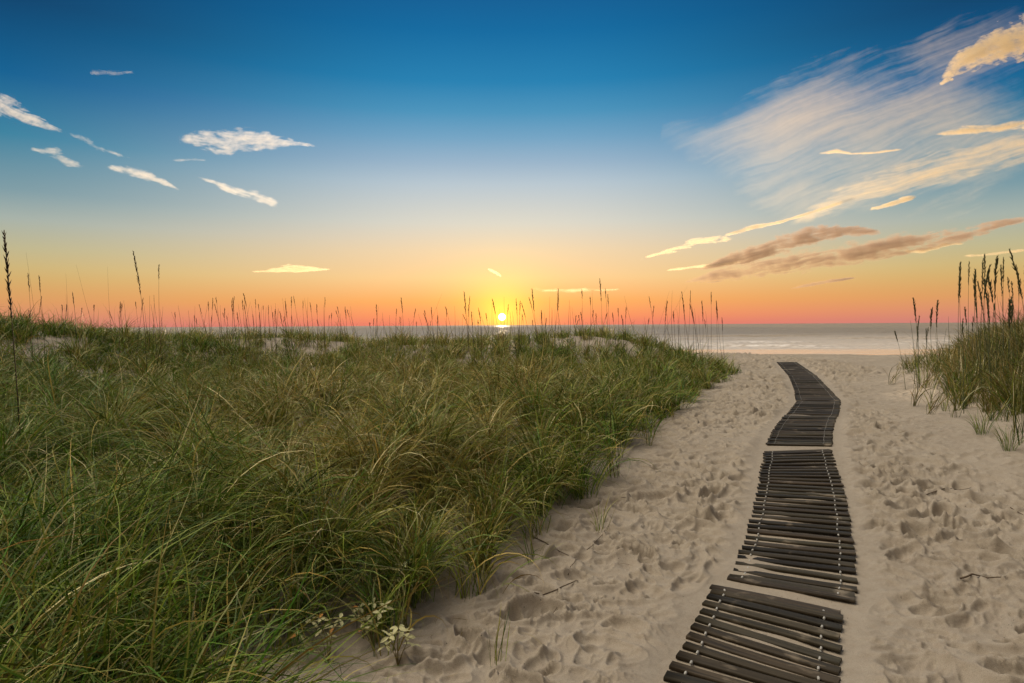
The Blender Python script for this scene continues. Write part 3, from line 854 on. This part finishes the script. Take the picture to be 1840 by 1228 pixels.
# single tufts at the dune edges
def tuft(px, py, n, ln, label, straw=0.2, seed=0, spread=0.05, width=0.005, curl=0.8):
    rng = np.random.default_rng(900 + seed)
    p = hit(px, py, lambda x, y: H(x, y))
    rr = spread * np.sqrt(rng.uniform(0, 1, n)); ra = rng.uniform(0, 2 * math.pi, n)
    root = np.stack([rr * np.cos(ra), rr * np.sin(ra), np.full(n, -0.02)], -1)
    v, q, c = blades(root, ln * rng.uniform(0.55, 1.1, n), np.full(n, width), np.abs(rng.normal(0.25, 0.2, n)), np.abs(rng.normal(curl, 0.5, n)),
                     ra + rng.normal(0, 0.4, n), np.clip(straw + rng.normal(0, 0.2, n), 0, 1), 7, rng=rng)
    o = mesh_np('grass_tuft', v, q, mat=M_BLADE, color={'tint': c}, loc=(p.x, p.y, float(H(p.x, p.y))))
    tag(o, label, 'grass tuft', 'loose grass tufts at the dune edges')
TUFTS = [
    (1078, 952, 16, 0.34, 'lone thin tuft on open sand below the inner corner of the left grass', 0.25),
    (962, 1012, 20, 0.36, 'tuft standing in the sand close against the front edge of the left grass', 0.25),
    (890, 1195, 12, 0.30, 'sparse tuft at the bottom sand, right of the pale-leaved plants', 0.2),
    (1165, 800, 30, 0.36, 'spiky tuft sticking out of the left grass midway up the path', 0.35),
    (1300, 678, 60, 0.6, 'bushy tuft at the far right tip of the left dune', 0.15),
    (1655, 690, 44, 0.62, 'wide low tuft, leftmost on the right dune', 0.2),
    (1690, 668, 40, 0.55, 'dense tuft under the pair of seed heads on the right dune', 0.2),
    (1698, 738, 26, 0.42, 'small tuft at the foot of the right dune', 0.3),
    (1765, 785, 46, 0.42, 'bright green tuft low on the sandy slope of the right dune', 0.08),
    (1812, 812, 50, 0.42, 'dark green tuft lowest on the right dune at the frame edge', 0.1),
    (1740, 718, 36, 0.40, 'tuft halfway up the bare slope of the right dune', 0.2),
    (1660, 650, 24, 0.5, 'tuft farthest out on the right dune beside the open beach', 0.15),
]
for i, (px, py, n, ln, lab, stv) in enumerate(TUFTS):
    tuft(px, py, n, ln, lab, stv, i)

# ---------------------------------------------------------------- tall seed stalks
def stalk(base, top, label, group, head=0.24, green=False, leaves=1, r0=0.0035, seed=0, bend=0.05, fat=1.0, name='sea_oat'):
    rg = random.Random(seed)
    base, top = Vector(base), Vector(top)
    o = empty(name, base)
    tag(o, label, 'sea oat stalk', group)
    d = top - base
    L = d.length
    side = Vector((rg.choice((-1, 1)) * rg.uniform(0.4, 1), rg.uniform(-0.6, 0.6), 0))
    pts = []
    for i in range(11):
        t = i / 10
        p = d * t + side * (bend * L * (math.sin(math.pi * t) * -0.7)) 
        if t > 0.7: p += Vector((0, 0, -1)) * L * bend * 0.6 * ((t - 0.7) / 0.3) ** 2
        pts.append(p)
    m = MB()
    m.tube(pts, [r0 * (1 - 0.72 * i / 10) for i in range(11)], 5)
    m.build('stem', M_STEMG if green else M_STEM, o, True)
    if head > 0:
        h = MB()
        def at(t):
            t = max(0, min(1, t)) * 10; i = min(9, int(t)); return pts[i].lerp(pts[i + 1], t - i)
        k = max(9, int(head * L / 0.0085))
        k = min(k, 64)
        for j in range(k):
            t = 1 - head * (1 - j / k)
            p = at(t); q = at(min(1, t + 0.02)); dr = (q - p).normalized() if (q - p).length > 1e-6 else d.normalized()
            a = rg.uniform(0, 2 * math.pi)
            out = Vector((math.cos(a), math.sin(a), 0)) * rg.uniform(0.15, 0.5)
            sl = (0.026 + 0.026 * math.sin(math.pi * j / k)) * rg.uniform(0.7, 1.3) * fat
            e = p + (dr + out).normalized() * sl
            h.spindle(p, e, 0.0042 * fat * rg.uniform(0.8, 1.2), 4)
        h.spindle(at(0.97), pts[-1] + d.normalized() * 0.02, 0.003 * fat, 4)
        h.build('seed_head', M_SEEDG if green else M_SEED, o, False)
    n = leaves
    if n:
        rng = np.random.default_rng(seed + 5000)
        hts = rng.uniform(0.02, 0.35, n)
        root = np.array([list(pts[0].lerp(pts[-1], float(t))) for t in hts])
        v, q, c = blades(root, rng.uniform(0.25, 0.55, n) * min(1, L), np.full(n, 0.005), rng.uniform(0.1, 0.5, n), rng.uniform(0.2, 1.3, n),
                         rng.uniform(0, 6.28, n), np.clip(rng.normal(0.35, 0.2, n), 0, 1), 7, rng=rng)
        mesh_np('leaves', v, q, mat=M_BLADE, parent=o, color={'tint': c})
    return o

def at_depth(px, py, Y):
    r = ray(px, py)
    return Vector((0, 0, CAM_Z)) + r * (Y / r.y)

def stalk_px(xb, xt, yt, Y, label, group, **kw):
    b = at_depth(xb, 600, Y)
    b.z = float(H(b.x, b.y)) - 0.02
    t = at_depth(xt, yt, Y)
    t.y += random.uniform(-0.1, 0.1)
    return stalk(b, t, label, group, **kw)

G1 = 'tall seed stalks of the left dune'
stalk_px(34, 13, 414, 5.2, 'tallest dark seed stalk at the far left, standing nearest in the grass', G1, head=0.36, r0=0.006, seed=1, bend=0.015, fat=1.25, leaves=0)
NAMED = [
    (58, 48, 490, 11.5, 'dark seed stalk, first to the right of the tallest far left stalk', 0.2),
    (72, 46, 452, 11.5, 'thin bare stalk leaning left over the far left bump', 0.0),
    (80, 76, 495, 12, 'short dark stalk on the far left bump, right of the leaning one', 0.2),
    (130, 124, 490, 13, 'bare upright stalk at the right end of the left bump', 0.0),
    (186, 142, 474, 13, 'thin stalk leaning strongly left, left of the tall pair on the left ridge', 0.0),
    (202, 194, 478, 14, 'thin upright stalk between the strongly leaning stalk and the tall pair', 0.0),
    (262, 245, 447, 9.5, 'tall thick pale-tipped stalk, left one of the tall pair on the left ridge', 0.3),
    (293, 284, 474, 11, 'thinner dark stalk, right one of the tall pair on the left ridge', 0.12),
    (450, 437, 525, 17, 'dark stalk at the left side of the dense stalk group', 0.25),
    (520, 510, 540, 17, 'thick short dark seed stalk near the right side of the dense stalk group', 0.35),
    (740, 793, 527, 12.5, 'bare stalk leaning far to the right, left of the sun', 0.0),
    (728, 722, 534, 13, 'stalk leaning left with a bent tip, just left of the right-leaning bare one', 0.2),
    (843, 834, 524, 15, 'dark seed stalk, tallest of the trio left of the sun', 0.25),
    (898, 885, 536, 15, 'stalk with curved drooping tip right beside the sun', 0.25),
    (975, 956, 517, 14.5, 'leaning orange-lit stalk, tallest just right of the sun', 0.3),
    (1007, 1003, 518, 15, 'dark upright stalk with bent over tip right of the sun', 0.3),
    (1050, 1045, 520, 16, 'slim seed stalk over the left end of the right-hand hummock', 0.15),
    (1082, 1078, 500, 16, 'tallest upright seed stalk on the right-hand hummock', 0.3),
    (1100, 1092, 528, 16, 'seed stalk close right of the tallest hummock stalk', 0.2),
    (1160, 1203, 520, 15, 'bare stalk leaning right, left one of the two crossing on the hummock', 0.0),
    (1170, 1236, 512, 15.5, 'longest bare stalk leaning far right across the sea', 0.0),
    (1192, 1198, 539, 16, 'dark seed stalk where the crossing stalks meet', 0.35),
    (1260, 1240, 545, 17, 'dark drooping seed stalk leaning left at the right end of the hummock', 0.35),
    (1261, 1262, 538, 17, 'dark upright seed stalk at the right end of the hummock', 0.35),
    (1300, 1289, 540, 18, 'last seed stalk on the left dune, nearest the open beach', 0.3),
]
for i, (xb, xt, yt, Y, lab, hd) in enumerate(NAMED):
    stalk_px(xb, xt, yt, Y, lab, G1, head=hd, seed=20 + i, bend=random.uniform(0.01, 0.05), r0=0.0045 if hd > 0 else 0.003, fat=1.2 if hd > 0.2 else 1.0, leaves=2)
rs = random.Random(5)
def many(n, x0, x1, y0, y1, Y0, Y1, label, group, hp=0.5, seed0=0, green=False, lv=2, r0=0.0058):
    for i in range(n):
        xb = rs.uniform(x0, x1)
        xt = xb + rs.gauss(-4, 9)
        yt = y0 + (y1 - y0) * rs.random() ** 0.8
        hd = rs.uniform(0.15, 0.3) if rs.random() < hp else 0.0
        size = 'tall' if yt < y0 + 0.3 * (y1 - y0) else ('short' if yt > y0 + 0.7 * (y1 - y0) else 'middling')
        lean = 'leaning left' if xt < xb - 9 else ('leaning right' if xt > xb + 1 else 'nearly upright')
        lab = '%s %s stalk %s, %s' % (size, 'seed-headed' if hd else 'bare', lean, label)
        stalk_px(xb, xt, yt, rs.uniform(Y0, Y1), lab, group,
                 head=hd, seed=seed0 + i, bend=rs.uniform(0.0, 0.05), leaves=lv, green=green, r0=r0)
many(30, 20, 340, 520, 562, 12, 19, 'on the far left end of the dune', 'short stalks on the left end of the dune', 0.4, 300)
many(62, 345, 600, 530, 574, 15, 20, 'in the dense row left of the sea gap', 'stalks of the dense row', 0.6, 400)
many(44, 600, 830, 545, 580, 15, 20, 'against the sea left of the sun', 'stalks left of the sun', 0.4, 500)
many(40, 830, 1030, 525, 578, 14, 19, 'in the orange light round the sun', 'stalks around the sun', 0.5, 600)
many(42, 1030, 1310, 518, 578, 15, 20, 'on the hummock right of the sun', 'stalks of the hummock', 0.45, 700)

G2 = 'tall green seed stalks of the right dune'
RIGHT = [
    (1652, 1645, 530, 11.5, 'leftmost seed stalk of the right dune, standing apart', 0.3),
    (1690, 1676, 548, 11, 'shorter leaning seed stalk, left one of the pair near the sea', 0.3),
    (1702, 1691, 533, 11, 'seed stalk, right one of the pair near the sea', 0.35),
    (1628, 1609, 592, 12, 'low thin stalk leaning left at the left foot of the right dune', 0.2),
    (1746, 1726, 462, 9, 'tall seed stalk at the left side of the big right clump', 0.28),
    (1770, 1752, 474, 9, 'second tall seed stalk from the left in the big right clump', 0.25),
    (1790, 1775, 486, 8.8, 'seed stalk in the middle left of the big right clump', 0.25),
    (1818, 1796, 446, 8.4, 'tallest thick seed stalk of the big right clump', 0.34),
    (1850, 1824, 432, 8.0, 'tall thick seed stalk at the very right edge, leaning left', 0.36),
    (1772, 1769, 495, 9.4, 'dark upright seed stalk behind the middle left of the right clump', 0.3),
    (1800, 1786, 462, 8.8, 'green seed stalk just left of the tallest thick one', 0.3),
    (1820, 1808, 534, 9.0, 'short stout dark seed head low in the right clump', 0.34),
]
for i, (xb, xt, yt, Y, lab, hd) in enumerate(RIGHT):
    stalk_px(xb, xt, yt, Y, lab, G2, head=hd, seed=900 + i, green=True, bend=random.uniform(0.05, 0.10), r0=0.0048, fat=1.35, leaves=3)
many(40, 1730, 1850, 452, 575, 8.0, 11, 'in the thick of the big right clump', 'thin stalks of the right clump', 0.75, 1000, True, 2, 0.0048)
many(10, 1640, 1730, 565, 610, 10.5, 13, 'on the left shoulder of the right dune', 'low stalks on the left shoulder of the right dune', 0.3, 1100, True, 2)

# ---------------------------------------------------------------- wooden roll-out mats
MAT_LABELS = [
    'nearest section of wooden slat mat, running out of the bottom of the frame',
    'long dark second section of slat mat with two rows of white beads',
    'short middle section of slat mat where the walkway bends left',
    'fourth section of slat mat, pinkish brown slats bending right then left',
    'farthest short section of slat mat ending near the open beach',
]
rw = random.Random(3)
BEAD = None
for mi, sl in enumerate(SLATS):
    org = (sl[0][0] + sl[0][1]) / 2
    org = Vector((org.x, org.y, float(h_path(org.y))))
    root = empty('wooden_mat', org)
    tag(root, MAT_LABELS[mi], 'walkway mat', 'wooden mat sections of the walkway')
    V, Q, T, G = [], [], [], []
    beads = ([], [])
    for k, (a, b) in enumerate(sl):
        a = a.copy(); b = b.copy()
        d = (b - a); d.z = 0; d.normalize()
        nx = Vector((-d.y, d.x, 0))
        j = rw.uniform(-0.008, 0.008)
        a += d * (j + rw.uniform(-0.004, 0.004)); b += d * j
        zc = float(h_path((a.y + b.y) / 2))
        tiltz = rw.uniform(-0.004, 0.004)
        roll = rw.uniform(-0.05, 0.05)
        hw, ht = 0.0310 * rw.uniform(0.94, 1.05), 0.008
        z0 = zc + 0.011 + rw.uniform(-0.003, 0.003)
        bw = rw.uniform(-0.004, 0.004)
        nseg = 6
        sec = [(-hw, -ht), (-hw, ht - 0.003), (-hw + 0.004, ht), (hw - 0.004, ht), (hw, ht - 0.003), (hw, -ht)]
        b0 = len(V)
        tint = rw.uniform(0.5, 1.6)
        tc = (tint * rw.uniform(0.97, 1.1), tint, tint * rw.uniform(0.88, 1.02))
        off = rw.uniform(0, 50)
        for i in range(nseg + 1):
            t = i / nseg
            p = a.lerp(b, t); p.z = z0 + tiltz * (t - 0.5) * 2 + bw * math.sin(math.pi * t)
            p += nx * bw * 1.2 * math.sin(math.pi * t)
            for (u, w) in sec:
                V.append(tuple(p + nx * u + Vector((0, 0, w + u * roll)) - org))
                T.append(tc); G.append((t * 1.6 + off, u * 60 + off, w * 60))
        ns = len(sec)
        for i in range(nseg):
            for s_ in range(ns):
                Q.append((b0 + i * ns + s_, b0 + i * ns + (s_ + 1) % ns, b0 + (i + 1) * ns + (s_ + 1) % ns, b0 + (i + 1) * ns + s_))
        for e in (0, nseg):
            bb = b0 + e * ns
            f = [(bb, bb + 1, bb + 4, bb + 5), (bb + 1, bb + 2, bb + 3, bb + 4)]
            Q += [x[::-1] for x in f] if e else f
        for w, fr in ((0, 0.115), (1, 0.875)):
            p = a.lerp(b, fr); p.z = z0
            beads[w].append((p - org, nx))
    V = np.array(V)
    o = mesh_np('slats', V, np.array(Q)[:, ::-1], mat=M_WOOD, parent=root, color={'tint': np.array(T), 'grain': np.array(G)})
    for w in (0, 1):
        pts = [p - Vector((0, 0, 0.004)) for p, _ in beads[w]]
        m = MB(); m.tube(pts, [0.004] * len(pts), 5)
        c = m.build('cord', M_CORD, root, True)
        for i in range(len(pts) - 1):
            q0, q1 = beads[w][i][0], beads[w][i + 1][0]
            mid = (q0 + q1) / 2 + Vector((0, 0, 0.008)); dd = (q1 - q0).normalized()
            if BEAD is None:
                g = 0.0125
                m = MB()
                m.tube([Vector((-g, 0, 0)), Vector((-g * 0.7, 0, 0)), Vector((g * 0.7, 0, 0)), Vector((g, 0, 0))], [0.0045, 0.0075, 0.0075, 0.0045], 8)
                bo = BEAD = m.build('bead', M_BEAD, c, True)
            else:
                bo = BEAD.copy(); COL.objects.link(bo); bo.parent = c
            bo.location = mid
            bo.rotation_euler = (0, 0, math.atan2(dd.y, dd.x))
            k = 0.8 if mi < 2 else 0.4
            bo.scale = (1, k, k)

# ---------------------------------------------------------------- pale-leaved beach plants
def plant(nodes, label, seed, depth_scale=1.0):
    """nodes: list of (px, py, n leaves) for the leaf whorls; the stem starts under the first"""
    rg = random.Random(seed)
    px, py = nodes[0][3:5]
    b = hit(px, py, lambda x, y: H(x, y))
    b.z = float(H(b.x, b.y))
    root = empty('leafy_plant', b)
    tag(root, label, 'leafy plant', 'pale-leaved plants at the edge of the grass')
    stem, leaf, leafo = MB(), MB(), MB()
    for nd in nodes:
        x, y, nl = nd[:3]
        tip = at_depth(x, y, b.y + rg.uniform(-0.04, 0.10)) - b
        mid = tip * 0.5 + Vector((rg.uniform(-.02, .02), rg.uniform(-.02, .02), 0.02))
        stem.tube([Vector((0, 0, -0.02)), mid * 0.6, mid, tip], [0.0028, 0.0025, 0.002, 0.0015], 5)
        a0 = rg.uniform(0, 6.28)
        for i in range(nl):
            a = a0 + i * 6.28 / nl + rg.uniform(-0.3, 0.3)
            up = rg.uniform(-0.25, 0.8)
            d = Vector((math.cos(a), math.sin(a), up)).normalized()
            s = d.cross(Vector((0, 0, 1))).normalized() * 1.0
            s = (Matrix.Rotation(rg.uniform(-0.6, 0.6), 3, d) @ s)
            nrm = s.cross(d)
            L_, w = rg.uniform(0.032, 0.050), rg.uniform(0.009, 0.013)
            vs = []
            for t, ww in ((0.0, 0.12), (0.2, 0.6), (0.5, 1.0), (0.8, 0.7), (1.0, 0.08)):
                c_ = tip + d * (L_ * t + 0.004) - nrm * (0.010 * t * t)
                vs += [c_ - s * w * ww + nrm * 0.0035 * ww, c_ - nrm * 0.0005, c_ + s * w * ww + nrm * 0.0035 * ww]
            qs = []
            for k in range(4):
                qs += [(3 * k, 3 * k + 1, 3 * k + 4, 3 * k + 3), (3 * k + 1, 3 * k + 2, 3 * k + 5, 3 * k + 4)]
            (leafo if rg.random() < 0.05 else leaf).add(vs, qs)
    stem.build('stem', M_PSTEM, root, True)
    leaf.build('leaves', M_LEAF, root, True)
    if leafo.v:
        tag(leafo.build('leaves', M_LEAFO, root, True), 'withered orange leaves')
plant([(574, 1112, 6, 590, 1195), (592, 1146, 5), (545, 1157, 5), (560, 1118, 4), (600, 1128, 4), (555, 1170, 4), (580, 1132, 4), (610, 1112, 3), (536, 1140, 4)], 'pale-leaved plant, leftmost, over the dark sand hollow', 1)
plant([(646, 1092, 5, 672, 1165), (690, 1092, 6), (659, 1116, 6), (672, 1124, 3), (684, 1102, 3), (640, 1112, 4), (672, 1084, 4), (650, 1134, 4)], 'pale-leaved plant in the middle of the group, tallest leaves in the grass edge', 2)
plant([(700, 1144, 5, 715, 1195), (731, 1146, 6), (725, 1134, 3), (742, 1158, 4), (694, 1160, 4), (716, 1128, 4)], 'pale-leaved plant lowest on the right, nearest the open sand', 3)
plant([(721, 1016, 5, 728, 1090), (737, 1042, 6), (712, 1048, 4), (752, 1048, 4), (740, 1056, 3)], 'pale-leaved plant highest in the group, deep in the grass', 4)

# ---------------------------------------------------------------- twigs and litter
def twig(pts, label, r=0.004, seed=0):
    rg = random.Random(seed)
    P = [base_ground(*p) for p in pts]
    o0 = P[0].copy()
    m = MB()
    Q = []
    for i in range(len(P) - 1):
        for t in (0, 0.33, 0.66):
            Q.append(P[i].lerp(P[i + 1], t) + Vector((rg.uniform(-1, 1), rg.uniform(-1, 1), 0)) * 0.006)
    Q.append(P[-1])
    Q = [Vector((p.x, p.y, float(H(p.x, p.y) + detail(np.array([p.x]), np.array([p.y]))[0]) + r * 1.2)) for p in Q]
    for i in range(1, len(Q) - 1): Q[i].z = max(Q[i].z, (Q[i - 1].z + Q[i + 1].z) / 2)
    Q = [p - o0 for p in Q]
    m.tube(Q, [r * (1 - 0.6 * i / len(Q)) for i in range(len(Q))], 5)
    o = m.build('twig', M_TWIG, None, True, loc=tuple(o0))
    tag(o, label, 'twig', 'twigs lying on the sand')
def base_ground(px, py):
    return hit(px, py, lambda x, y: H(x, y))
twig([(962, 1085), (1000, 1072), (1030, 1058), (1042, 1045)], 'long curved twig in the middle of the near sand', 0.005, 1)
twig([(955, 972), (990, 988), (1034, 1010)], 'straight thick twig pointing away from the left grass', 0.005, 2)
twig([(940, 1124), (985, 1115), (1005, 1092)], 'thin curved twig below the long curved one', 0.003, 3)
twig([(1055, 1000), (1080, 970), (1096, 950)], 'thin straight twig reaching up towards the lone tuft', 0.0028, 4)
twig([(1665, 893), (1710, 880), (1745, 874)], 'thin twig lying on smooth sand right of the mats', 0.004, 5)
twig([(1725, 1056), (1760, 1052), (1806, 1058)], 'dark twig half sunk in the sand low on the right', 0.006, 6)
twig([(1798, 905), (1815, 912), (1838, 932)], 'short forked twig by the right edge below the right dune', 0.006, 7)
twig([(1022, 1040), (1030, 1025), (1042, 1010)], 'short upright-lying twig above the long curved one', 0.003, 8)

def litter():
    rng = np.random.default_rng(77)
    n = 9500
    d = np.sqrt(rng.uniform(2.3 ** 2, 15 ** 2, n)); x = d * rng.uniform(-0.45, 0.95, n)
    s = left_s(x, d); sr = right_s(x, d)
    pr = np.exp(-np.clip(-s, 0, 9) / 0.38) * (s < 0.5) * 1.0 + 0.03 + 0.22 * np.exp(-np.clip(-sr, 0, 9) / 0.7)
    pr = pr * (mat_dist(x, d) > 0.45)
    k = rng.uniform(0, 1, n) < pr
    x, d = x[k], d[k]; n = len(x)
    z = H(x, d) + detail(x, d) + 0.004
    root = np.stack([x, d, z], -1)
    v, q, c = blades(root, rng.uniform(0.02, 0.16, n) * (1 + 0.03 * d), rng.uniform(0.0018, 0.0036, n) * (1 + 0.06 * d), rng.uniform(1.25, 1.6, n), rng.uniform(-0.1, 0.5, n), rng.uniform(0, 6.28, n),
                     np.full(n, 1.0), 4, rng=rng)
    c = c * rng.uniform(0.15, 0.55, n).repeat(10)[:, None]
    tag(mesh_np('plant_litter', v, q, mat=M_BLADE, color={'tint': c}), 'dry bits of stalk and leaf scattered on the sand beside the grass', kind='stuff')
litter()
